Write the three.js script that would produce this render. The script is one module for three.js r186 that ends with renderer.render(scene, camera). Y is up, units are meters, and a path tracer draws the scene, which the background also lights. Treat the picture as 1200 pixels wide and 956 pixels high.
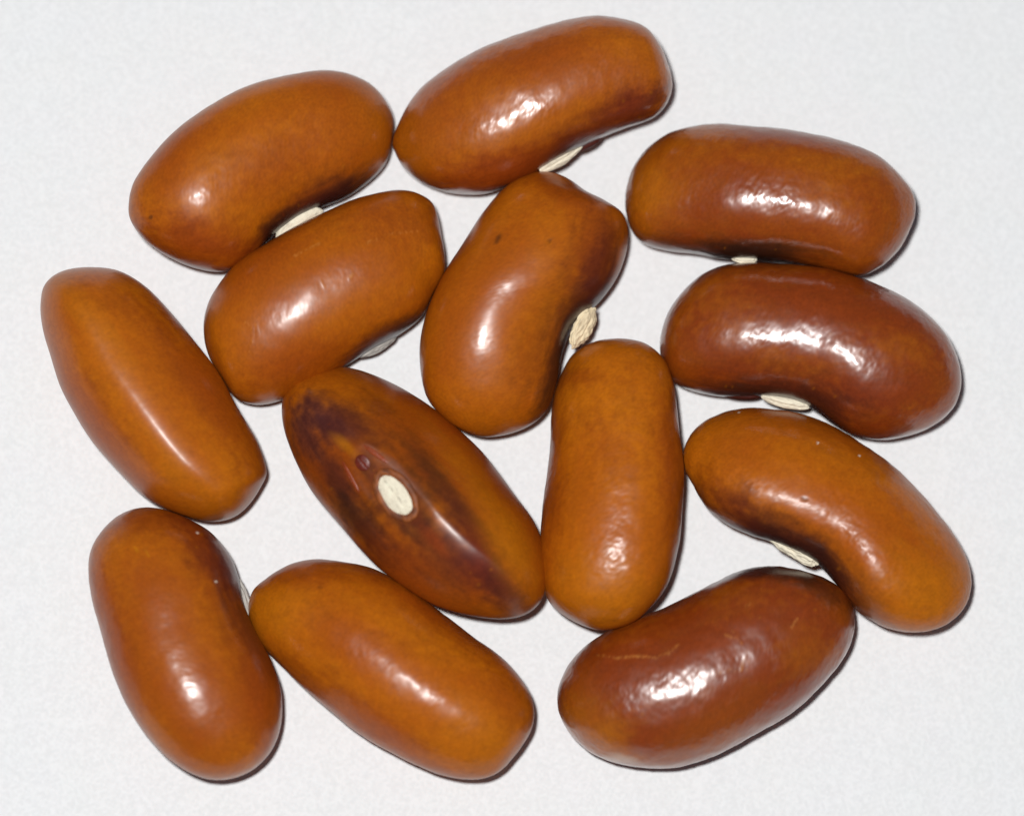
import * as THREE from 'three';
import { ImprovedNoise } from 'three/addons/math/ImprovedNoise.js';

// ------------------------------------------------------------------ camera, light, exposure
const scene = new THREE.Scene();
const camera = new THREE.PerspectiveCamera(8.309, 1200 / 956, 0.02, 20);
camera.position.set(-0.01469, 0.33638, 0.04727);
camera.focus = 0.335;                                                // on the backs of the beans
camera.userData.fStop = 18;
camera.up.set(0, 0, -1);
camera.lookAt(0, 0, 0);
scene.add(camera);

const renderer = new THREE.WebGLRenderer({ antialias: true });
renderer.setSize(1024, 815);
renderer.toneMapping = THREE.LinearToneMapping;
renderer.toneMappingExposure = 1;
renderer.shadowMap.enabled = true;

scene.background = new THREE.Color().setRGB(0.048, 0.055, 0.068);     // the dim room round the table

const flash = new THREE.PointLight(new THREE.Color().setRGB(0.987, 0.993, 0.983), 0.371);   // the camera's flash, up and to the left of the lens
flash.name = 'camera_flash_light';
flash.position.set(-0.030, 0.336, 0.0275);
flash.castShadow = true;
flash.shadow.radius = 0.35;
flash.shadow.mapSize.set(2048, 2048);
flash.shadow.camera.near = 0.05; flash.shadow.camera.far = 2;
scene.add(flash);

// ------------------------------------------------------------------ helpers
const MM = 0.001;
const perlin = new ImprovedNoise();
const noise = (x, y, z) => perlin.noise(x, y, z);                   // about -0.7 .. 0.7
const clamp01 = (v) => Math.min(1, Math.max(0, v));
const smooth = (a, b, v) => { const t = clamp01((v - a) / (b - a)); return t * t * (3 - 2 * t); };
let randomState = 20240611;
const random = () => { randomState = (randomState * 1664525 + 1013904223) >>> 0; return randomState / 4294967296; };

// ------------------------------------------------------------------ the setting: a white matte sheet
function paperTexture(size) {
  const value = new Float32Array(size * size);
  const coarse = (n) => {                                           // tileable value noise of n cells a side
    const g = Float32Array.from({ length: n * n }, () => random());
    return (u, v) => {
      const x = u * n, y = v * n, x0 = Math.floor(x), y0 = Math.floor(y), fx = x - x0, fy = y - y0;
      const sx = fx * fx * (3 - 2 * fx), sy = fy * fy * (3 - 2 * fy), at = (i, j) => g[(j % n) * n + (i % n)];
      return (at(x0, y0) * (1 - sx) + at(x0 + 1, y0) * sx) * (1 - sy) + (at(x0, y0 + 1) * (1 - sx) + at(x0 + 1, y0 + 1) * sx) * sy;
    };
  };
  const layers = [[coarse(512), 0.80], [coarse(300), 0.17], [coarse(90), 0.02], [coarse(20), 0.01]];
  const red = coarse(60), blue = coarse(48);
  const color = new Uint8Array(size * size * 4), relief = new Uint8Array(size * size * 4);
  for (let j = 0; j < size; j++) for (let i = 0; i < size; i++) {
    const u = i / size, v = j / size, k = j * size + i;
    let h = 0; for (const [f, w] of layers) h += f(u, v) * w;
    value[k] = h;
    const g = 231 + (h - 0.5) * 12, r = (red(u, v) - 0.5) * 1.0, b = (blue(u, v) - 0.5) * 1.0;
    color.set([g + r, g, g + b + 1, 255], k * 4);
    relief.set([h * 255, h * 255, h * 255, 255], k * 4);
  }
  return [color, relief].map((data, n) => {
    const t = new THREE.DataTexture(data, size, size);
    t.wrapS = t.wrapT = THREE.RepeatWrapping; t.magFilter = THREE.LinearFilter; t.minFilter = THREE.LinearFilter;
    if (!n) t.colorSpace = THREE.SRGBColorSpace;
    t.repeat.set(10, 10); t.needsUpdate = true;
    return t;
  });
}
{
  const [map, bumpMap] = paperTexture(1024);
  const paper = new THREE.Mesh(new THREE.PlaneGeometry(0.8, 0.8), new THREE.MeshStandardMaterial({ map, bumpMap, bumpScale: 0.00003, roughness: 0.95 }));
  paper.name = 'ground'; paper.rotation.x = -Math.PI / 2; paper.rotation.z = 0.3; paper.receiveShadow = true;
  paper.userData = { kind: 'structure', label: 'plain white matte sheet with a faint grain under all the beans', category: 'white sheet' };
  scene.add(paper);
}

// ------------------------------------------------------------------ the beans
// lengths in millimetres in each bean's own axes (x along it, z across, y up); turn in degrees
const BEANS = [
  {
    name: 'bean',
    label: "orange-brown bean at the upper left, its white hilum resting against another bean",
    at: [-15.24, -13.79],
    turn: 21.2,
    h: 3.9,
    seed: 1,
    p: 2.15,
    lean: 0.1,
    tint: 0.15,
    outline: [[-8.29,-0.56],[-7.63,-1.59],[-6.23,-2.68],[-4.22,-3.81],[-1.51,-4.57],[1.05,-4.94],[3.42,-4.83],[5.69,-4.42],[7.03,-3.74],[8.1,-2.66],[8.58,-1.47],[8.64,-0.33],[8.08,0.97],[7.16,2.07],[5.47,2.88],[4.02,3.22],[2.64,3.25],[0.99,3.41],[-0.61,3.86],[-2.25,4.57],[-3.99,4.96],[-5.03,4.68],[-6.3,3.86],[-7.48,2.63],[-8.25,1.34],[-8.49,0.25]],
    hilum: { x: 0.93, z: 3.85, y: 3.92, length: 3.2, width: 1.55, turn: -12.6, rise: 60 },
    stains: [{ x: 3.33, z: 3.27, long: 2.69, short: 0.67, turn: -16, tint: 'umber', share: 0.85 }, { x: -0.09, z: 3.64, long: 1.76, short: 0.62, turn: -20, tint: 'umber', share: 0.9 }, { x: 2.17, z: 3.44, long: 3.1, short: 1.14, turn: -16, tint: 'plum', share: 0.7 }, { x: -5.17, z: 3.37, long: 4.13, short: 1.45, turn: 33, tint: 'russet', share: 0.8 }, { x: 1.24, z: 0.15, long: 4.13, short: 1.34, turn: -10, tint: 'russet', share: 0.45 }, { x: -5.15, z: -1.72, long: 3.1, short: 1.34, turn: -40, tint: 'russet', share: 0.3 }, { x: -7.38, z: 0.87, long: 0.13, short: 0.13, turn: 21, tint: 'umber', share: 0.5 }],
    hi: [-4.33, 0.81],
    pitch: -0.158,
    roll: -0.157
  },
  {
    name: 'bean',
    label: "glossy orange-brown bean at the top centre with a blunt right end",
    at: [1.04, -17.91],
    turn: 14.5,
    h: 4.1,
    seed: 2,
    p: 2.2,
    lean: 0.1,
    tint: 0.3,
    gloss: 0.8,
    bump: 1.7,
    arch: 0.22,
    rough: 0.235,
    sheen: 0.75,
    outline: [[-8.68,0.0],[-7.89,-1.2],[-6.57,-2.44],[-4.33,-3.5],[-1.92,-4.14],[0.74,-4.34],[3.32,-4.4],[5.08,-4.18],[6.82,-3.47],[7.79,-2.69],[8.23,-1.71],[8.42,-0.63],[8.51,0.47],[8.36,1.25],[7.89,1.99],[6.99,2.58],[5.34,2.76],[3.69,2.94],[2.17,3.26],[0.57,3.67],[-1.13,4.1],[-2.8,4.38],[-4.14,4.42],[-5.92,3.92],[-7.42,2.95],[-8.38,1.74],[-8.68,0.81]],
    hilum: { x: 0.85, z: 3.58, y: 4.0, length: 3.0, width: 1.03, turn: -19.1, rise: 50 },
    stains: [{ x: -0.25, z: 4.11, long: 3.1, short: 0.72, turn: -11, tint: 'umber', share: 0.8 }, { x: 5.6, z: 2.03, long: 2.33, short: 1.03, turn: -16, tint: 'crimson', share: 0.8 }, { x: 6.66, z: 2.03, long: 1.03, short: 0.46, turn: -31, tint: 'plum', share: 0.6 }, { x: -2.85, z: 3.94, long: 5.17, short: 1.24, turn: 6, tint: 'russet', share: 0.9 }, { x: 3.34, z: 2.54, long: 3.1, short: 0.93, turn: -6, tint: 'crimson', share: 0.6 }, { x: -0.72, z: -2.24, long: 5.68, short: 1.24, turn: -8, tint: 'russet', share: 0.4 }],
    hi: [-1.68, 1.02],
    pitch: 0.096,
    roll: -0.038,
    lumps: [{ name: 'seed_bump', x: 2.68, z: 3.02, y: 3.45, length: 2.07, width: 0.93, turn: -14, rise: 45, tint: 'plum' }]
  },
  {
    name: 'bean',
    label: "reddish brown bean at the upper right lying highest of the three in a column",
    at: [15.39, -12.21],
    turn: -2.6,
    h: 4.0,
    seed: 3,
    p: 2.2,
    lean: 0.06,
    tint: 0.7,
    gloss: 0.8,
    bump: 1.8,
    arch: 0.42,
    rough: 0.22,
    sheen: 0.7,
    outline: [[-8.69,0.4],[-8.54,-0.91],[-8.03,-2.2],[-7.09,-3.3],[-5.83,-4.05],[-3.52,-4.49],[-0.93,-4.42],[1.72,-4.19],[4.01,-3.74],[6.38,-2.82],[7.77,-1.63],[8.47,-0.73],[8.71,0.04],[8.64,0.94],[8.26,2.0],[7.68,2.98],[6.78,3.86],[5.71,4.39],[4.47,4.3],[2.91,3.96],[0.84,3.71],[-0.97,3.7],[-2.72,3.69],[-4.33,3.46],[-6.14,3.3],[-7.5,2.9],[-8.31,1.95]],
    hilum: { x: -1.39, z: 3.69, y: 3.71, length: 1.55, width: 0.67, turn: 1.0, rise: 38 },
    stains: [{ x: -1.1, z: 3.52, long: 3.88, short: 0.62, turn: 1, tint: 'umber', share: 0.85 }, { x: -7.41, z: -0.15, long: 1.55, short: 2.33, turn: -3, tint: 'amber', share: 0.3 }, { x: -5.73, z: 3.15, long: 2.58, short: 0.52, turn: 5, tint: 'umber', share: 0.5 }],
    hi: [-0.14, 0.78],
    pitch: 0.108,
    roll: 0.021
  },
  {
    name: 'bean',
    label: "deep reddish brown shiny bean at the right, white hilum facing the orange bean below",
    at: [17.77, -3.03],
    turn: -6.2,
    h: 4.2,
    seed: 4,
    p: 2.15,
    lean: 0.12,
    tint: 0.95,
    gloss: 1.1,
    bump: 1.6,
    arch: 0.2,
    rough: 0.23,
    sheen: 0.85,
    outline: [[-9.0,0.6],[-8.92,-0.61],[-8.46,-2.07],[-7.56,-3.38],[-6.26,-4.37],[-4.61,-4.87],[-2.19,-5.05],[0.19,-5.06],[2.67,-4.66],[4.8,-4.02],[6.61,-3.08],[8.14,-1.68],[9.02,-0.06],[9.19,1.12],[8.86,2.57],[7.79,3.73],[6.16,4.54],[4.65,4.87],[3.08,4.68],[1.67,4.01],[0.36,3.33],[-1.32,3.0],[-2.77,3.01],[-3.99,3.15],[-5.43,3.21],[-6.89,3.07],[-7.96,2.67],[-8.74,1.61]],
    hilum: { x: -1.17, z: 3.22, y: 3.99, length: 2.89, width: 0.78, turn: 6.6, rise: 48 },
    stains: [{ x: -2.37, z: 3.17, long: 4.13, short: 0.67, turn: -0, tint: 'umber', share: 0.9 }, { x: 1.07, z: 4.08, long: 1.76, short: 0.83, turn: 34, tint: 'umber', share: 0.75 }, { x: -0.83, z: 3.1, long: 3.62, short: 1.24, turn: 6, tint: 'plum', share: 0.55 }, { x: 3.31, z: 3.41, long: 2.58, short: 1.29, turn: 14, tint: 'crimson', share: 0.35 }, { x: -4.38, z: 3.56, long: 2.07, short: 0.52, turn: -1, tint: 'plum', share: 0.7 }],
    hi: [-2.16, -0.15],
    pitch: 0.054,
    roll: -0.059,
    lumps: [{ name: 'seed_bump', x: -3.89, z: 2.95, y: 3.54, length: 2.58, width: 0.83, turn: -2, rise: 40, tint: 'plum' }]
  },
  {
    name: 'bean',
    label: "curved orange bean at the right edge with a flaky white hilum and dusty white specks",
    at: [18.67, 7.18],
    turn: -24.7,
    h: 4.2,
    seed: 5,
    p: 2.1,
    lean: 0.12,
    tint: 0.12,
    gloss: 0.4,
    bump: 1.9,
    arch: 0.4,
    rough: 0.27,
    sheen: 0.3,
    outline: [[-9.38,0.21],[-9.55,-0.79],[-9.25,-2.12],[-8.49,-3.16],[-7.29,-4.12],[-5.64,-4.83],[-3.72,-5.33],[-1.61,-5.4],[0.66,-5.1],[3.02,-4.49],[5.65,-3.38],[7.81,-2.06],[9.09,-0.84],[9.64,0.66],[9.47,2.03],[8.62,3.28],[7.27,4.13],[5.66,4.54],[3.87,4.3],[2.33,3.49],[0.76,2.75],[-0.69,2.63],[-2.47,2.67],[-3.96,2.85],[-5.38,2.83],[-6.8,2.42],[-8.14,1.45],[-9.01,0.78]],
    hilum: { x: -1.16, z: 2.55, y: 4.09, length: 3.41, width: 1.14, turn: 8.3, rise: 48, rough: 0.6 },
    stains: [{ x: -2.89, z: 2.43, long: 3.1, short: 0.72, turn: 3, tint: 'umber', share: 0.85 }, { x: 0.95, z: 2.9, long: 2.58, short: 0.72, turn: 26, tint: 'umber', share: 0.8 }, { x: -5.94, z: 1.88, long: 2.58, short: 1.14, turn: 15, tint: 'crimson', share: 0.6 }, { x: -0.52, z: 2.74, long: 4.65, short: 1.34, turn: 11, tint: 'plum', share: 0.5 }, { x: 3.97, z: 4.03, long: 2.07, short: 1.03, turn: 20, tint: 'plum', share: 0.45 }, { x: 7.02, z: 1.48, long: 3.1, short: 2.33, turn: -25, tint: 'amber', share: 0.45 }, { x: -2.45, z: -3.54, long: 0.08, short: 0.08, turn: -25, tint: 'dust_glint', share: 0.75 }, { x: 0.14, z: -4.01, long: 0.08, short: 0.08, turn: -25, tint: 'dust_glint', share: 0.75 }, { x: -7.46, z: -3.59, long: 0.08, short: 0.08, turn: -25, tint: 'dust_glint', share: 0.75 }, { x: -1.85, z: 0.03, long: 0.26, short: 0.15, turn: -5, tint: 'umber', share: 0.4 }, { x: 0.13, z: -5.77, long: 0.08, short: 0.08, turn: -25, tint: 'dust_glint', share: 0.75 }],
    hi: [0.65, 0.38],
    pitch: 0.021,
    roll: 0.175
  },
  {
    name: 'bean',
    label: "dark red-brown scratched bean lying at the bottom, lowest bean of the right half",
    at: [11.42, 16.06],
    turn: 17.9,
    h: 4.3,
    seed: 6,
    p: 2.15,
    lean: -0.05,
    tint: 0.98,
    gloss: 1.2,
    bump: 2.3,
    rough: 0.28,
    sheen: 0.95,
    outline: [[-9.03,-0.83],[-8.48,-1.88],[-7.33,-2.95],[-5.66,-3.65],[-3.4,-4.01],[-1.22,-4.12],[0.48,-4.38],[1.84,-4.6],[3.42,-4.85],[5.24,-4.65],[6.8,-3.99],[8.25,-2.99],[9.14,-1.95],[9.42,-0.68],[9.13,0.51],[8.07,1.94],[6.42,3.02],[4.14,4.06],[1.38,4.79],[-1.05,5.18],[-3.34,5.15],[-5.02,4.72],[-6.99,3.72],[-8.1,2.72],[-8.89,1.35],[-9.17,0.25]],
    stains: [{ x: 5.11, z: -4.19, long: 3.1, short: 0.62, turn: 23, tint: 'umber', share: 0.8 }, { x: 3.63, z: -4.55, long: 1.55, short: 0.52, turn: 8, tint: 'plum', share: 0.8 }, { x: 7.7, z: -2.3, long: 2.07, short: 0.72, turn: 48, tint: 'umber', share: 0.5 }, { x: -8.04, z: 1.75, long: 2.58, short: 1.81, turn: 48, tint: 'amber', share: 0.35 }, { x: -1.29, z: 3.9, long: 4.65, short: 1.55, turn: -12, tint: 'amber', share: 0.15 }, { x: -6.69, z: 3.67, long: 0.93, short: 0.21, turn: 30, tint: 'dust_glint', share: 0.35 }],  // last stain: reflection in a dent near the edge, painted into the coat colour
    hi: [-2.95, 1.06],
    pitch: 0.032,
    roll: 0.075,
    scratches: [[[-6.13, -2.45], [-5.15, -1.88], [-4.02, -1.62], [-3.09, -1.22], [-2.29, -1.23], [-1.56, -1.53]], [[1.24, -1.17], [1.93, -0.68], [2.06, -0.11]], [[1.7, -1.28], [1.99, -0.87]], [[-0.04, 0.81], [1.47, 1.03], [2.12, 0.17]], [[2.99, -2.46], [3.3, -2.58]], [[5.64, -0.83], [5.15, -0.45]]]
  },
  {
    name: 'bean',
    label: "plain orange bean standing upright in the picture, below the hilum of the bean above",
    at: [5.76, 5.13],
    turn: -92.9,
    h: 4.2,
    seed: 7,
    p: 2.25,
    lean: 0.0,
    tint: 0.05,
    gloss: 0.35,
    bump: 1.7,
    arch: 0.24,
    rough: 0.24,
    sheen: 0.28,
    outline: [[-8.87,0.28],[-8.59,1.5],[-7.8,2.64],[-6.41,3.34],[-4.79,3.72],[-2.51,3.76],[-0.24,3.85],[2.19,4.04],[3.84,4.1],[5.67,3.91],[7.29,3.42],[8.24,2.25],[8.83,0.85],[8.88,-0.02],[8.39,-1.48],[7.46,-2.56],[6.08,-3.51],[3.99,-4.08],[1.51,-4.27],[-0.91,-4.26],[-3.37,-3.93],[-6.03,-3.5],[-7.6,-2.86],[-8.57,-1.79]],
    stains: [{ x: 6.46, z: 0.59, long: 3.1, short: 2.07, turn: -93, tint: 'amber', share: 0.4 }, { x: -6.19, z: 3.51, long: 0.62, short: 2.58, turn: -173, tint: 'russet', share: 0.5 }, { x: 2.04, z: 3.61, long: 0.72, short: 5.68, turn: -3, tint: 'russet', share: 0 }, { x: -0.41, z: -3.41, long: 5.68, short: 0.93, turn: -5, tint: 'russet', share: 0.6 }, { x: -0.01, z: 3.71, long: 5.68, short: 0.72, turn: 0, tint: 'russet', share: 0.5 }, { x: -1.49, z: 0.16, long: 2.07, short: 1.03, turn: -43, tint: 'russet', share: 0.25 }],
    hi: [4.92, -0.2],
    pitch: 0.129,
    roll: -0.118
  },
  {
    name: 'bean',
    label: "orange-brown bean in the upper middle with a cream crumbly hilum and two dark pits",
    at: [0.54, -5.77],
    turn: -104.5,
    h: 4.3,
    seed: 8,
    p: 2.1,
    lean: -0.1,
    tint: 0.18,
    gloss: 0.55,
    bump: 0.7,
    arch: 0.38,
    outline: [[-8.13,0.82],[-7.51,1.94],[-6.56,2.86],[-4.94,3.66],[-2.58,4.42],[-0.24,5.14],[1.84,5.49],[3.61,5.5],[5.07,5.17],[6.82,4.3],[7.72,3.27],[8.32,1.95],[8.44,0.39],[7.91,-1.01],[7.0,-2.25],[5.85,-2.95],[4.32,-3.08],[2.36,-3.0],[0.86,-3.2],[-0.21,-3.61],[-1.09,-4.28],[-3.02,-5.06],[-4.83,-5.18],[-6.05,-4.92],[-6.79,-4.46],[-7.24,-3.34],[-7.51,-2.1],[-8.12,-0.56]],
    hilum: { x: 0.61, z: -3.8, y: 4.28, length: 2.74, width: 1.4, turn: -164.8, rise: 45, rough: 0.7, col: "cream" },
    stains: [{ x: 0.13, z: -3.24, long: 2.58, short: 0.93, turn: -163, tint: 'umber', share: 0.9 }, { x: -2.69, z: -3.78, long: 2.58, short: 1.03, turn: -175, tint: 'plum', share: 0.7 }, { x: 3.96, z: -2.86, long: 3.1, short: 0.72, turn: -175, tint: 'umber', share: 0.75 }, { x: -3.56, z: -3.03, long: 3.1, short: 1.34, turn: -180, tint: 'crimson', share: 0.5 }, { x: -6.93, z: -0.58, long: 2.58, short: 1.03, turn: -75, tint: 'russet', share: 0.6 }, { x: -2.84, z: 2.48, long: 0.41, short: 0.15, turn: -165, tint: 'umber', share: 0.6 }, { x: -3.38, z: -0.54, long: 0.18, short: 0.13, turn: -165, tint: 'umber', share: 0.45 }, { x: 1.47, z: -2.22, long: 4.13, short: 1.55, turn: -167, tint: 'plum', share: 0.3 }],
    hi: [3.09, 1.94],
    pitch: 0.02,
    roll: -0.011
  },
  {
    name: 'bean',
    label: "bean in the centre lying with its oval white hilum facing up amid dark purple stains",
    at: [-6.07, 5.71],
    turn: -42.1,
    h: 4.6,
    seed: 9,
    p: 2.0,
    pt: 1.5,
    lean: 0.0,
    tint: 0.5,
    gloss: 0.45,
    bump: 0.5,
    apex: 0.06,
    recess: 0.18,
    rough: 0.27,
    sheen: 0.36,
    outline: [[-9.43,1.3],[-9.94,0.3],[-9.74,-0.93],[-8.89,-2.34],[-7.62,-3.29],[-5.7,-4.06],[-3.33,-4.56],[-0.82,-4.68],[1.7,-4.55],[4.53,-4.0],[6.74,-3.38],[8.32,-2.46],[9.45,-1.28],[10.01,-0.2],[9.92,0.99],[9.11,2.14],[7.55,3.28],[5.6,4.23],[3.63,4.64],[1.36,4.78],[-1.48,4.53],[-4.56,4.01],[-7.12,3.01],[-8.56,2.18]],
    hilum: { x: -0.38, z: 1.31, y: 8.51, length: 2.94, width: 1.65, turn: 8.9, rise: 90, ring: 1 },
    stains: [{ x: -6.72, z: 0.71, long: 1.96, short: 1.03, turn: -2, tint: 'violet', share: 0.95 }, { x: -7.16, z: 1.94, long: 1.86, short: 0.67, turn: 26, tint: 'violet', share: 0.75 }, { x: -5.12, z: 0.08, long: 2.58, short: 1.24, turn: -4, tint: 'plum', share: 0.8 }, { x: -3.63, z: 2.84, long: 2.84, short: 0.93, turn: 16, tint: 'plum', share: 0.85 }, { x: -0.75, z: 3.77, long: 2.58, short: 0.72, turn: 8, tint: 'umber', share: 0.75 }, { x: 0.32, z: -1.04, long: 3.1, short: 0.83, turn: 16, tint: 'umber', share: 0.62 }, { x: 3.64, z: -0.37, long: 2.33, short: 0.93, turn: 13, tint: 'plum', share: 0.7 }, { x: 5.89, z: 1, long: 2.33, short: 1.34, turn: 3, tint: 'crimson', share: 0.95 }, { x: 4.07, z: 1.98, long: 2.84, short: 1.55, turn: -2, tint: 'plum', share: 0.6 }, { x: 8.02, z: 1.11, long: 2.07, short: 0.93, turn: -7, tint: 'plum', share: 0.7 }, { x: 1.5, z: 3.63, long: 2.58, short: 1.24, turn: 3, tint: 'crimson', share: 0.5 }, { x: -5.03, z: -2.07, long: 1.55, short: 0.62, turn: -12, tint: 'umber', share: 0.35 }, { x: -4.59, z: 1.04, long: 0.93, short: 0.31, turn: -2, tint: 'amber', share: 0.6 }, { x: 2.48, z: 1.72, long: 1.55, short: 0.36, turn: 6, tint: 'russet', share: 0.9 }, { x: 6.7, z: -1.1, long: 2.58, short: 1.34, turn: 18, tint: 'amber', share: 0.5 }, { x: 2.31, z: -2.58, long: 3.62, short: 1.03, turn: 13, tint: 'amber', share: 0.3 }, { x: -0.28, z: 1.29, long: 2.58, short: 1.65, turn: 10, tint: 'umber', share: 0.85 }, { x: -0.43, z: 1.29, long: 1.55, short: 0.93, turn: 10, tint: 'russet', share: 0.95 }],
    hi: [4.2, 1.76],
    pitch: 0.1,
    roll: 0.12,
    lumps: [{ name: 'micropyle', x: -3.14, z: 1.17, y: 4.15, length: 1.03, width: 0.88, turn: 8, rise: 90, tint: 'crimson' }, { name: 'lip', x: -2.9, z: 0.29, y: 4.15, length: 1.86, width: 0.31, turn: -6, rise: 90, tint: 'russet' }, { name: 'lip', x: -3.12, z: 2.21, y: 4.15, length: 2.17, width: 0.31, turn: 16, rise: 90, tint: 'russet' }]
  },
  {
    name: 'bean',
    label: "orange-brown bean left of centre with faint scratches, below the upper-left bean",
    at: [-11.44, -6.14],
    turn: 20.0,
    h: 4.0,
    seed: 10,
    p: 2.2,
    lean: 0.08,
    tint: 0.22,
    gloss: 0.6,
    bump: 0.8,
    arch: 0.3,
    outline: [[-7.48,-0.58],[-6.82,-1.83],[-5.8,-2.73],[-4.22,-3.65],[-2.42,-4.12],[-0.37,-4.54],[1.94,-4.77],[4.22,-4.9],[6.35,-4.59],[7.44,-3.98],[8.04,-3.21],[8.07,-2.26],[7.91,-1.21],[7.72,-0.07],[7.31,1.06],[6.16,2.13],[5.12,3.03],[3.56,3.58],[1.9,3.81],[0.13,4.22],[-1.4,4.55],[-3.06,4.78],[-4.58,4.95],[-5.92,4.74],[-6.96,4.04],[-7.43,2.61],[-7.7,1.09]],
    hilum: { x: 2.12, z: 3.72, y: 2.91, length: 2.58, width: 1.14, turn: -10.6, rise: 15, col: "pearl" },
    stains: [{ x: 3.6, z: 3.54, long: 3.1, short: 0.52, turn: -9, tint: 'umber', share: 0.6 }, { x: 6.24, z: -2.27, long: 3.1, short: 1.34, turn: 20, tint: 'russet', share: 0.45 }, { x: -2.94, z: 3.67, long: 3.62, short: 1.03, turn: -1, tint: 'russet', share: 0.5 }, { x: -2.12, z: -3.15, long: 3.62, short: 0.93, turn: -19, tint: 'russet', share: 0.35 }, { x: 1.93, z: 3.66, long: 2.07, short: 0.41, turn: -11, tint: 'plum', share: 0.5 }],
    hi: [-2.19, 0.79],
    pitch: -0.019,
    roll: -0.086,
    scratches: [[[-5.12, 0.41], [-4.86, 0.89], [-5.16, 1.59], [-5.61, 2.09]], [[-4.58, 0.71], [-4.69, 1.33]], [[3.26, -1.66], [4.92, -1.78], [6.43, -1.47]], [[-0.04, 0.05], [-0.1, -0.41]], [[1.81, -0.16], [1.51, 0.06]], [[-1.05, -2.38], [0.64, -2.6]]]
  },
  {
    name: 'bean',
    label: "orange-brown bean at the far left lying on its edge with a ridge along its back",
    at: [-21.6, -0.15],
    turn: -54.0,
    h: 4.4,
    seed: 11,
    p: 2.05,
    pt: 1.74,
    lean: 0.0,
    tint: 0.1,
    gloss: 0.5,
    bump: 0.5,
    apex: 0.22,
    arch: 0.0,
    rough: 0.27,
    sheen: 0.4,
    outline: [[-8.37,2.33],[-9.14,1.53],[-9.27,0.38],[-8.64,-1.11],[-7.35,-2.57],[-5.71,-3.34],[-3.48,-3.69],[-0.97,-3.83],[1.46,-3.85],[3.71,-3.55],[5.73,-3.36],[7.14,-3.03],[7.85,-2.71],[8.31,-1.94],[8.74,-0.69],[8.79,0.47],[8.13,1.81],[6.75,2.94],[5.05,3.9],[2.47,4.43],[-0.25,4.61],[-3.09,4.33],[-5.61,3.6],[-7.3,2.96]],
    stains: [{ x: -4.93, z: 0.7, long: 3.62, short: 0.93, turn: 1, tint: 'amber', share: 0.4 }, { x: 4.33, z: 1.75, long: 2.58, short: 0.83, turn: -2, tint: 'amber', share: 0.4 }, { x: 1.79, z: -2.54, long: 5.68, short: 1.24, turn: 4, tint: 'russet', share: 0.5 }, { x: 0.19, z: 4.04, long: 6.2, short: 1.24, turn: 3, tint: 'russet', share: 0.45 }, { x: -5.29, z: -1.41, long: 3.1, short: 1.14, turn: -24, tint: 'russet', share: 0.35 }],
    hi: [3.53, 1.18],
    pitch: 0.01,
    roll: -0.067
  },
  {
    name: 'bean',
    label: "orange-brown bean at the lower left, wide and upright, with a reddish upper end",
    at: [-19.64, 14.79],
    turn: -65.7,
    h: 4.2,
    seed: 12,
    p: 2.15,
    lean: -0.1,
    tint: 0.36,
    gloss: 0.75,
    bump: 1.2,
    arch: 0.24,
    outline: [[-6.68,3.3],[-7.61,2.62],[-8.43,1.2],[-8.63,-0.49],[-8.08,-1.85],[-7.06,-3.01],[-5.44,-4.13],[-3.91,-4.56],[-2.42,-4.51],[-0.95,-4.19],[0.86,-4.11],[3.18,-4.19],[5.1,-4.0],[6.81,-3.24],[8.0,-2.05],[8.56,-0.58],[8.48,0.98],[7.66,2.44],[5.88,3.69],[3.53,4.47],[0.65,4.59],[-2.29,4.34],[-4.94,3.9]],
    hilum: { x: -1.39, z: -4.27, y: 3.49, length: 3.0, width: 1.14, turn: 0.0, rise: 34, col: "pearl" },
    stains: [{ x: -4.68, z: -3.42, long: 3.1, short: 1.14, turn: -11, tint: 'crimson', share: 0.65 }, { x: -3, z: -4.06, long: 2.07, short: 0.72, turn: -4, tint: 'plum', share: 0.75 }, { x: 0.99, z: -3.67, long: 3.1, short: 0.72, turn: -2, tint: 'umber', share: 0.6 }, { x: 0.32, z: -3.41, long: 4.65, short: 1.45, turn: -2, tint: 'crimson', share: 0.45 }, { x: -7.42, z: -0.77, long: 3.1, short: 1.03, turn: -66, tint: 'crimson', share: 0.45 }, { x: -2.29, z: 3.69, long: 5.68, short: 0.93, turn: 9, tint: 'russet', share: 0.5 }, { x: 5.46, z: -2.51, long: 3.62, short: 0.93, turn: 14, tint: 'russet', share: 0.5 }, { x: -5.52, z: -3.29, long: 0.08, short: 0.08, turn: -66, tint: 'dust_glint', share: 0.75 }, { x: -2.32, z: -3.09, long: 0.08, short: 0.08, turn: -66, tint: 'dust_glint', share: 0.75 }, { x: -5.95, z: 0.43, long: 0.26, short: 0.08, turn: -6, tint: 'amber', share: 0.9 }, { x: -5.45, z: -0.06, long: 0.26, short: 0.08, turn: -6, tint: 'amber', share: 0.9 }],
    hi: [3.21, 0.86],
    pitch: 0.086,
    roll: 0.154,
    lumps: [{ name: 'seed_bump', x: -2.79, z: -4.12, y: 3.59, length: 2.27, width: 1.14, turn: -4, rise: 40, tint: 'plum' }]
  },
  {
    name: 'bean',
    label: "golden orange bean at the bottom, between the upright lower-left bean and the dark red-brown one",
    at: [-7.37, 16.26],
    turn: -26.4,
    h: 4.2,
    seed: 13,
    p: 2.1,
    pt: 1.85,
    lean: 0.0,
    tint: 0.08,
    gloss: 0.35,
    bump: 1.3,
    apex: 0.06,
    arch: 0.26,
    rough: 0.25,
    sheen: 0.32,
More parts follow.
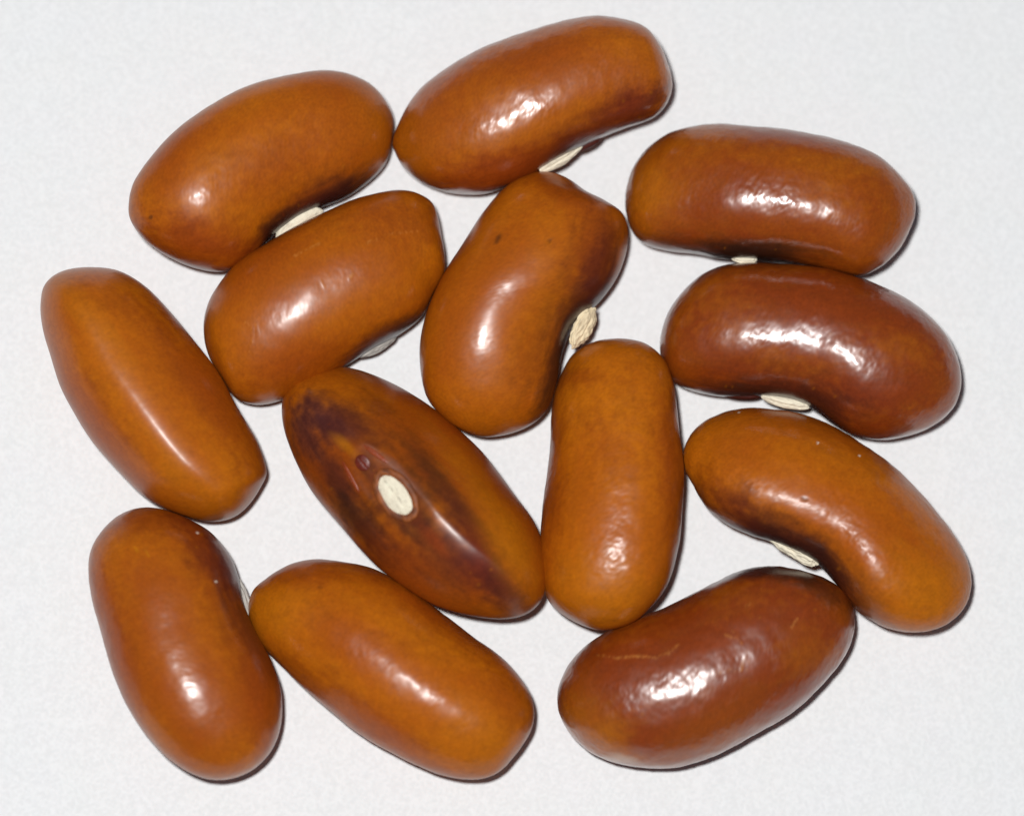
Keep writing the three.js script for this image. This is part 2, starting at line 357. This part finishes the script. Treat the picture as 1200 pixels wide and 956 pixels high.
    outline: [[-9.05,0.83],[-9.49,-0.49],[-9.07,-1.67],[-8.14,-3.0],[-7.06,-3.89],[-5.49,-4.5],[-3.6,-4.93],[-1.54,-4.89],[0.78,-4.45],[3.44,-3.91],[5.69,-3.49],[7.39,-2.81],[8.57,-1.81],[9.04,-0.51],[8.88,1.22],[8.33,2.85],[7.27,3.78],[5.82,4.28],[3.83,4.48],[1.77,4.44],[-0.81,4.14],[-3.53,3.47],[-6.03,2.67],[-7.73,1.99]],
    stains: [{ x: -7.32, z: -0.1, long: 2.07, short: 1.55, turn: -27, tint: 'amber', share: 0.4 }, { x: 6.46, z: 1.48, long: 3.1, short: 2.07, turn: -27, tint: 'amber', share: 0.3 }, { x: -6.49, z: -2.96, long: 4.13, short: 0.93, turn: -27, tint: 'russet', share: 0.6 }, { x: -2.23, z: -0.1, long: 3.1, short: 1.24, turn: 3, tint: 'russet', share: 0.35 }, { x: 0.81, z: -4.18, long: 5.68, short: 0.93, turn: 9, tint: 'russet', share: 0.55 }, { x: -0.42, z: 3.52, long: 6.2, short: 1.03, turn: 9, tint: 'russet', share: 0.5 }, { x: 7.48, z: -1.01, long: 2.07, short: 1.24, turn: 34, tint: 'russet', share: 0.4 }, { x: -5.86, z: -2.26, long: 0.15, short: 0.13, turn: -27, tint: 'umber', share: 0.25 }],
    hi: [1.63, 0.65],
    pitch: 0.078,
    roll: 0.026
  },
];

const PIGMENT = {                                                   // linear base colours of the seed coat
  orange: [0.405, 0.096, 0.0012], brick: [0.205, 0.033, 0.0030], amber: [0.45, 0.140, 0.0015], russet: [0.25, 0.038, 0.0040],
  crimson: [0.13, 0.015, 0.006], plum: [0.075, 0.014, 0.009], violet: [0.056, 0.017, 0.019], umber: [0.016, 0.009, 0.006], worn: [0.46, 0.17, 0.035], dust_glint: [0.75, 0.62, 0.50],
};

function outlineOf(def) {                                           // the smoothed closed outline cut at its two ends into chains of equal steps
  const curve = new THREE.CatmullRomCurve3(def.outline.map(([x, z]) => new THREE.Vector3(x, 0, z)), true, 'centripetal');
  curve.arcLengthDivisions = 2000;
  const N = 720; let P = curve.getSpacedPoints(N).slice(0, N);
  for (let pass = 0; pass < 6; pass++) P = P.map((p, i) => p.clone().multiplyScalar(0.5).addScaledVector(P[(i + N - 1) % N], 0.25).addScaledVector(P[(i + 1) % N], 0.25));
  let a = 0, b = 0;
  P.forEach((p, i) => { if (p.x < P[a].x) a = i; if (p.x > P[b].x) b = i; });
  const chain = (from, to) => { const c = []; for (let i = from; ; i = (i + 1) % N) { c.push(P[i]); if (i === to) break; } return c; };
  const pick = (c, f) => { const t = f * (c.length - 1), i = Math.min(c.length - 2, Math.floor(t)); return c[i].clone().lerp(c[i + 1], t - i); };
  const one = chain(a, b), two = chain(b, a).reverse();
  return (f) => [pick(one, f), pick(two, f)];
}

function weldNormals(g, S, R) {
  const n = g.attributes.normal;
  const v = new THREE.Vector3(), w = new THREE.Vector3();
  for (let i = 0; i <= S; i++) {                                    // the seam under the bean
    const p = i * (R + 1), q = p + R;
    v.fromBufferAttribute(n, p).add(w.fromBufferAttribute(n, q)).normalize();
    n.setXYZ(p, v.x, v.y, v.z); n.setXYZ(q, v.x, v.y, v.z);
  }
  for (const i of [0, S]) {                                         // the two tips
    v.set(0, 0, 0);
    for (let j = 0; j <= R; j++) v.add(w.fromBufferAttribute(n, (i === 0 ? 1 : S - 1) * (R + 1) + j));
    v.normalize();
    for (let j = 0; j <= R; j++) n.setXYZ(i * (R + 1) + j, v.x, v.y, v.z);
  }
}

function seedCoat(def) {
  const S = 300, TOP = 124, LOW = 36, R = TOP + LOW;
  const sides = outlineOf(def);
  const p = def.p ?? 2.1, pt = def.pt ?? p, hb = def.h * (def.hb ?? 0.95) * 0.95, lean = def.lean ?? 0, apex = def.apex ?? 0;
  let widest = 0;
  const rows = [];
  for (let i = 0; i <= S; i++) {
    const [u, l] = sides(i / S), c = u.clone().add(l).multiplyScalar(0.5), w = u.clone().sub(l).multiplyScalar(0.5);
    widest = Math.max(widest, w.length()); rows.push({ c, w });
  }
  const rise = (q) => { const t = q / Math.pow(1 + Math.pow(q, 2.6), 1 / 2.6); return t * Math.pow(2, 1 / 2.6); };
  const pos = new Float32Array((S + 1) * (R + 1) * 3), index = [];
  let k = 0;
  const half0 = rows[S].c.x, halfA = rows[0].c.x;
  for (let i = 0; i <= S; i++) {
    const { c, w } = rows[i], q = rise(w.length() / widest);
    for (let j = 0; j <= R; j++) {
      // j = 0 at the underside's middle, up one side, over the top and down the other
      const half = LOW / 2, t = j < half ? -Math.PI / 2 + (j / half) * (Math.PI / 2) : j <= half + TOP ? ((j - half) / TOP) * Math.PI : Math.PI + ((j - half - TOP) / half) * (Math.PI / 2);
      const arch = 1 - (def.arch ?? 0.16) * Math.pow((c.x + (def.lead ?? 0)) / half0, 2);
      const co = Math.cos(t), si = Math.sin(t), e = si > 0 ? pt : p;
      const r = Math.pow(Math.pow(Math.abs(co), e) + Math.pow(Math.abs(si), e), -1 / e);
      const up = si * r, side = co * r - (lean + apex) * Math.max(0, up) * (1 - Math.abs(co) * 0.3);
      pos[k++] = c.x + w.x * side;
      const z = c.z + w.z * side;
      pos[k++] = hb + (si > 0 ? def.h * arch : hb) * q * up + (def.pitch ?? 0) * pos[k - 2] + (def.roll ?? 0) * z;
      pos[k++] = z;
    }
  }
  for (let i = 0; i < S; i++) for (let j = 0; j < R; j++) {
    const a = i * (R + 1) + j, b = a + R + 1;
    if (i > 0) index.push(a, a + 1, b);
    if (i < S - 1) index.push(b, a + 1, b + 1);
  }
  const g = new THREE.BufferGeometry();
  g.setAttribute('position', new THREE.BufferAttribute(pos, 3));
  g.setIndex(index);
  g.computeVertexNormals(); weldNormals(g, S, R);
  // make sure that faces look outwards
  const n = g.attributes.normal, mid = ((S >> 1) * (R + 1) + (R >> 1));
  if (n.getY(mid) < 0) { for (let i = 0; i < index.length; i += 3) [index[i + 1], index[i + 2]] = [index[i + 2], index[i + 1]]; g.setIndex(index); g.computeVertexNormals(); weldNormals(g, S, R); }

  // relief and pigment
  const col = new Float32Array(pos.length), N = g.attributes.normal, s = def.seed * 17.31, bump = def.bump ?? 1, tint = def.tint ?? 0.3;
  const hil = def.hilum, ht = hil ? THREE.MathUtils.degToRad(hil.turn) : 0;
  const stains = def.stains.map((o) => ({ ...o, c: Math.cos(THREE.MathUtils.degToRad(o.turn)), s: Math.sin(THREE.MathUtils.degToRad(o.turn)), rgb: PIGMENT[o.tint] }));
  const strokes = (def.scratches ?? []).flatMap((l) => l.slice(1).map((b, i) => [l[i], b]));
  const specks = [];
  for (let i = 0; i < 26; i++) specks.push([(random() - 0.5) * 15, (random() - 0.5) * 7, 0.05 + 0.07 * random(), random() < 0.5]);
  const rgb = [0, 0, 0];
  const mix = (to, f) => { for (let c = 0; c < 3; c++) rgb[c] += (to[c] - rgb[c]) * f; };
  for (let v = 0; v < pos.length; v += 3) {
    const x = pos[v], y = pos[v + 1], z = pos[v + 2];
    // pigment
    const broad = noise(x * 0.16 + s, y * 0.3, z * 0.3 + s), mottle = noise(x * 0.55 + s, y * 0.7, z * 0.75 - s), fine = noise(x * 1.9, y * 1.9 + s, z * 1.9), grain = noise(x * 6.3 - s, y * 6.3, z * 6.3), streak = noise(x * 0.35 + s, y * 2.4, z * 2.4 + s);
    for (let c = 0; c < 3; c++) rgb[c] = PIGMENT.orange[c];
    mix(PIGMENT.brick, clamp01(tint + broad * 0.27 + mottle * 0.22 + streak * 0.16 + fine * 0.10));
    mix(PIGMENT.amber, clamp01(0.14 - tint * 0.15 - broad * 0.5 + fine * 0.25) * 0.7);
    let raise = 0;
    const ends = smooth(0.62, 1.0, Math.abs(x) / (x > 0 ? half0 : -halfA));
    mix(PIGMENT.amber, 0.28 * ends * clamp01(0.7 + broad * 1.4 - tint * 0.5));
    if (hil && hil.rise !== 90) {                                   // the dark border of a scar on the flank
      const dx = x - hil.x, dz = z - hil.z, dy = y - hil.y - (def.pitch ?? 0) * hil.x - (def.roll ?? 0) * hil.z, a = dx * Math.cos(ht) + dz * Math.sin(ht), b = -dx * Math.sin(ht) + dz * Math.cos(ht);
      const d = Math.hypot(a / (hil.length * 0.5 + 0.9), Math.hypot(b, dy * 0.8) / 1.15) + mottle * 0.18 + fine * 0.08;
      mix(PIGMENT.crimson, 0.75 * (1 - smooth(0.9, 2.5, d)));
      mix(PIGMENT.plum, 0.9 * (1 - smooth(0.8, 1.55, d)));
      mix(PIGMENT.umber, 0.9 * (1 - smooth(0.6, 1.15, d)));
    }
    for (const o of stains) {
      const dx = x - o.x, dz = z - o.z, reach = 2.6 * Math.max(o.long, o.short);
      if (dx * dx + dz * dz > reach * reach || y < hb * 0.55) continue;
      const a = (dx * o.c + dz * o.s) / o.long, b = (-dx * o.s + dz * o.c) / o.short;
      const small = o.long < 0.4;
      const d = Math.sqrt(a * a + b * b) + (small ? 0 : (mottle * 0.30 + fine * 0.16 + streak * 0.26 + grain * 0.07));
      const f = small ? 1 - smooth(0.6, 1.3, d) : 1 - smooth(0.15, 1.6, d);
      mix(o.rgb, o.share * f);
      if (small) raise += (o.tint === 'dust_glint' ? 0.012 : -0.018) * f;
    }
    for (const [a, b] of strokes) {
      const ex = b[0] - a[0], ez = b[1] - a[1], t = clamp01(((x - a[0]) * ex + (z - a[1]) * ez) / (ex * ex + ez * ez));
      const d = Math.hypot(x - a[0] - ex * t, z - a[1] - ez * t) + fine * 0.06;
      if (d > 0.2 || y < hb) continue;
      const f = 1 - smooth(0.03, 0.12, d); mix(PIGMENT.worn, 0.5 * f * clamp01(0.5 + grain + mottle)); raise += 0.006 * f;
    }
    if (y > hb) for (const [sx, sz, sr, light] of specks) {
      const d = Math.hypot(x - sx, z - sz); if (d > sr * 1.5) continue;
      mix(light ? PIGMENT.amber : PIGMENT.russet, (1 - smooth(sr * 0.2, sr * 1.5, d)) * 0.25);
    }
    const shade = 1 + fine * 0.10 + grain * 0.19 + mottle * 0.09 + streak * 0.10;
    for (let c = 0; c < 3; c++) col[v + c] = Math.max(0.003, rgb[c] * shade);
    // relief, in millimetres
    raise += 0.06 * noise(x * 0.33 + s, y * 0.33, z * 0.33) + 0.016 * bump * noise(x * 1.1 + s, y * 1.1, z * 1.1 + s);
    const rough = 0.35 + 0.9 * clamp01(0.5 + 1.3 * noise(x * 0.5, y * 0.5 + s, z * 0.5));
    raise += bump * rough * (0.0065 * noise(x * 3.1, y * 3.1 + s, z * 3.1) + 0.0040 * noise(x * 6.0 + s, y * 6.0, z * 6.0));
    if (hil && def.recess) {                                        // the hollow round an upturned hilum, with raised lips
      const dx = x - hil.x, dz = z - hil.z, a = (dx * Math.cos(ht) + dz * Math.sin(ht)), b = (-dx * Math.sin(ht) + dz * Math.cos(ht));
      if (y > hb) {
        const d = Math.hypot(a / 3.2, b / 1.75);
        raise -= def.recess * (1 - smooth(0.35, 1.0, d));
        const e = Math.hypot((a + 1.2) / 2.5, b / 1.35);
        raise += 0.07 * Math.exp(-Math.pow((e - 1) / 0.16, 2)) * smooth(0.6, -1.2, a) * (0.75 + 0.8 * mottle);
      }
    }
    pos[v] += N.array[v] * raise; pos[v + 1] += N.array[v + 1] * raise; pos[v + 2] += N.array[v + 2] * raise;
  }
  let low = Infinity;
  for (let v = 1; v < pos.length; v += 3) low = Math.min(low, pos[v]);
  for (let v = 0; v < pos.length; v++) pos[v] *= MM;
  for (let v = 1; v < pos.length; v += 3) pos[v] -= low * MM - 0.00001;
  g.setAttribute('color', new THREE.BufferAttribute(col, 3));
  g.computeVertexNormals(); weldNormals(g, S, R);
  g.userData.drop = low;
  return g;
}

// a lens-shaped scar, seed bump or pore: flattened, uneven ellipsoid; x long, y out of the bean, z across
function lens(length, width, depth, seed, uneven, tintAt) {
  const g = new THREE.SphereGeometry(1, 72, 48), P = g.attributes.position, col = new Float32Array(P.count * 3);
  for (let i = 0; i < P.count; i++) {
    const x = P.getX(i), y = P.getY(i), z = P.getZ(i);
    const n1 = noise(x * 1.6 + seed, y * 1.6, z * 1.6), n2 = noise(x * 4.2, y * 4.2 + seed, z * 4.2), n3 = noise(x * 9 + seed, y * 9, z * 9);
    const k = 1 + uneven * (0.32 * n1 + 0.14 * n2 + 0.03 * n3) + 0.02 * n2;
    const groove = 1 - 0.22 * Math.exp(-Math.pow(z / 0.16, 2)) * (y > 0 ? 1 : 0);
    P.setXYZ(i, x * k * length / 2 * MM, y * (k * groove + uneven * 0.3 * n2 + 0.05 * n3) * depth * MM, z * k * width / 2 * MM);
    col.set(tintAt(n1, n2, n3, x, y, z), i * 3);
  }
  g.setAttribute('color', new THREE.BufferAttribute(col, 3));
  g.computeVertexNormals();
  return g;
}
function setOn(mesh, at, drop, tilt) {                                    // lays a lens on the flank: long axis by turn, lifted towards the sky by rise
  const t = THREE.MathUtils.degToRad(at.turn), up = THREE.MathUtils.degToRad(at.rise);
  const along = new THREE.Vector3(Math.cos(t), 0, Math.sin(t));
  const out = new THREE.Vector3(-Math.sin(t), 0, Math.cos(t));
  if (out.z * at.z < 0) out.negate();                               // away from the bean's middle
  const normal = out.multiplyScalar(Math.cos(up)).add(new THREE.Vector3(0, Math.sin(up), 0)).normalize();
  if (at.normal) { normal.copy(at.normal); along.addScaledVector(normal, -along.dot(normal)).normalize(); }
  const across = new THREE.Vector3().crossVectors(along, normal).normalize();
  mesh.quaternion.setFromRotationMatrix(new THREE.Matrix4().makeBasis(along, normal, across));
  mesh.position.set(at.x * MM, (at.y + (at.rise === 90 ? 0 : tilt(at)) - drop) * MM, at.z * MM);
}
function topAt(g, x, z, normal) {                                   // height and slope of the finished coat over a point
  const p = g.attributes.position, n = g.attributes.normal; let best = 0, near = Infinity;
  for (let i = 0; i < p.count; i++) { const d = Math.hypot(p.getX(i) - x * MM, p.getZ(i) - z * MM); if (d < near && g.attributes.normal.getY(i) > 0) { near = d; best = p.getY(i); normal.fromBufferAttribute(n, i); } }
  return best / MM;
}

const scarMaterial = new THREE.MeshStandardMaterial({ vertexColors: true, roughness: 0.75 });
const bumpMaterial = new THREE.MeshPhysicalMaterial({ vertexColors: true, roughness: 0.42 });
const rimMaterial = new THREE.MeshStandardMaterial({ vertexColors: true, roughness: 0.62 });
const used = {};
const numbered = (name) => { used[name] = (used[name] ?? -1) + 1; return used[name] ? `${name}_${String(used[name]).padStart(3, '0')}` : name; };
function part(geometry, material, name, parent) {
  const m = new THREE.Mesh(geometry, material); m.name = name; m.castShadow = m.receiveShadow = true; parent.add(m); return m;
}
const SCAR = { white: [0.80, 0.72, 0.56], cream: [0.80, 0.65, 0.43], pearl: [0.50, 0.47, 0.43] };

for (const def of BEANS) {
  const bean = new THREE.Group();
  bean.name = numbered('bean');
  bean.position.set(def.at[0] * MM, 0, def.at[1] * MM);
  bean.rotation.y = THREE.MathUtils.degToRad(def.turn);
  bean.userData = { label: def.label, category: 'bean', group: 'brown beans lying together on the white sheet' };
  scene.add(bean);
  const tilt = (at) => (def.pitch ?? 0) * at.x + (def.roll ?? 0) * at.z;
  const gloss = def.gloss ?? 0.6;
  const coat = seedCoat(def), drop = coat.userData.drop;
  part(coat, new THREE.MeshPhysicalMaterial({ vertexColors: true, roughness: 0.40, ior: 1.45, specularIntensity: 0.36, clearcoat: def.sheen ?? 0.26 + 0.26 * gloss, clearcoatRoughness: def.rough ?? 0.235 }), 'seed_coat', bean);
  if (def.hilum) {
    const h = def.hilum, c = SCAR[h.col ?? 'white'];
    const tint = (n1, n2, n3) => { const k = 1 + 0.12 * n1 + 0.14 * n2 + 0.14 * n3, d = smooth(0.34, 0.6, n2 + n3 * 0.4) * 0.35; return c.map((v, i) => Math.max(0.02, Math.min(0.85, v * k * (1 - d)))); };
    if (h.rise === 90) h.y = topAt(coat, h.x, h.z, h.normal = new THREE.Vector3()) + drop + 0.05;
    const scar = part(lens(h.length, h.width, h.rise === 90 ? 0.22 : 0.34, def.seed * 3.7, h.rough ?? 0.25, tint), scarMaterial, 'hilum', bean);
    setOn(scar, h, drop, tilt);
    if (h.ring) {
      const ring = new THREE.TorusGeometry(1, 0.30, 20, 96), P = ring.attributes.position, col = new Float32Array(P.count * 3);
      for (let i = 0; i < P.count; i++) {
        const x = P.getX(i), y = P.getY(i), z = P.getZ(i), n = noise(x * 2.2, y * 2.2, 5.1);
        const q = Math.hypot(x, y) - 1, m = noise(x * 5, y * 5, z * 5 + 2);
        P.setXYZ(i, x / (1 + q) * (h.length / 2 + 0.10 + q * 0.85 + 0.05 * n) * MM, (z * 0.55 + 0.04 * n + 0.02 * m - 0.03) * MM, y / (1 + q) * (h.width / 2 + 0.08 + q * 0.85 + 0.05 * n) * MM);
        const k = 0.72 + 0.5 * n + 0.35 * m;
        col.set([0.27 * k, 0.066 * k, 0.007], i * 3);
      }
      ring.setAttribute('color', new THREE.BufferAttribute(col, 3)); ring.computeVertexNormals();
      setOn(part(ring, rimMaterial, 'hilum_rim', bean), h, drop, tilt);
    }
  }
  for (const l of def.lumps ?? []) {
    const c = PIGMENT[l.tint];
    if (l.rise === 90) l.y = topAt(coat, l.x, l.z, l.normal = new THREE.Vector3()) + drop - 0.02;
    const m = part(lens(l.length, l.width, l.name === 'lip' ? 0.09 : l.rise === 90 ? 0.10 : 0.2, def.seed * 5.3, 0.12, (n1, n2) => c.map((v) => v * (1 + 0.3 * n1 + 0.3 * n2))), bumpMaterial, l.name, bean);
    setOn(m, l, drop, tilt);
  }
}

renderer.render(scene, camera);
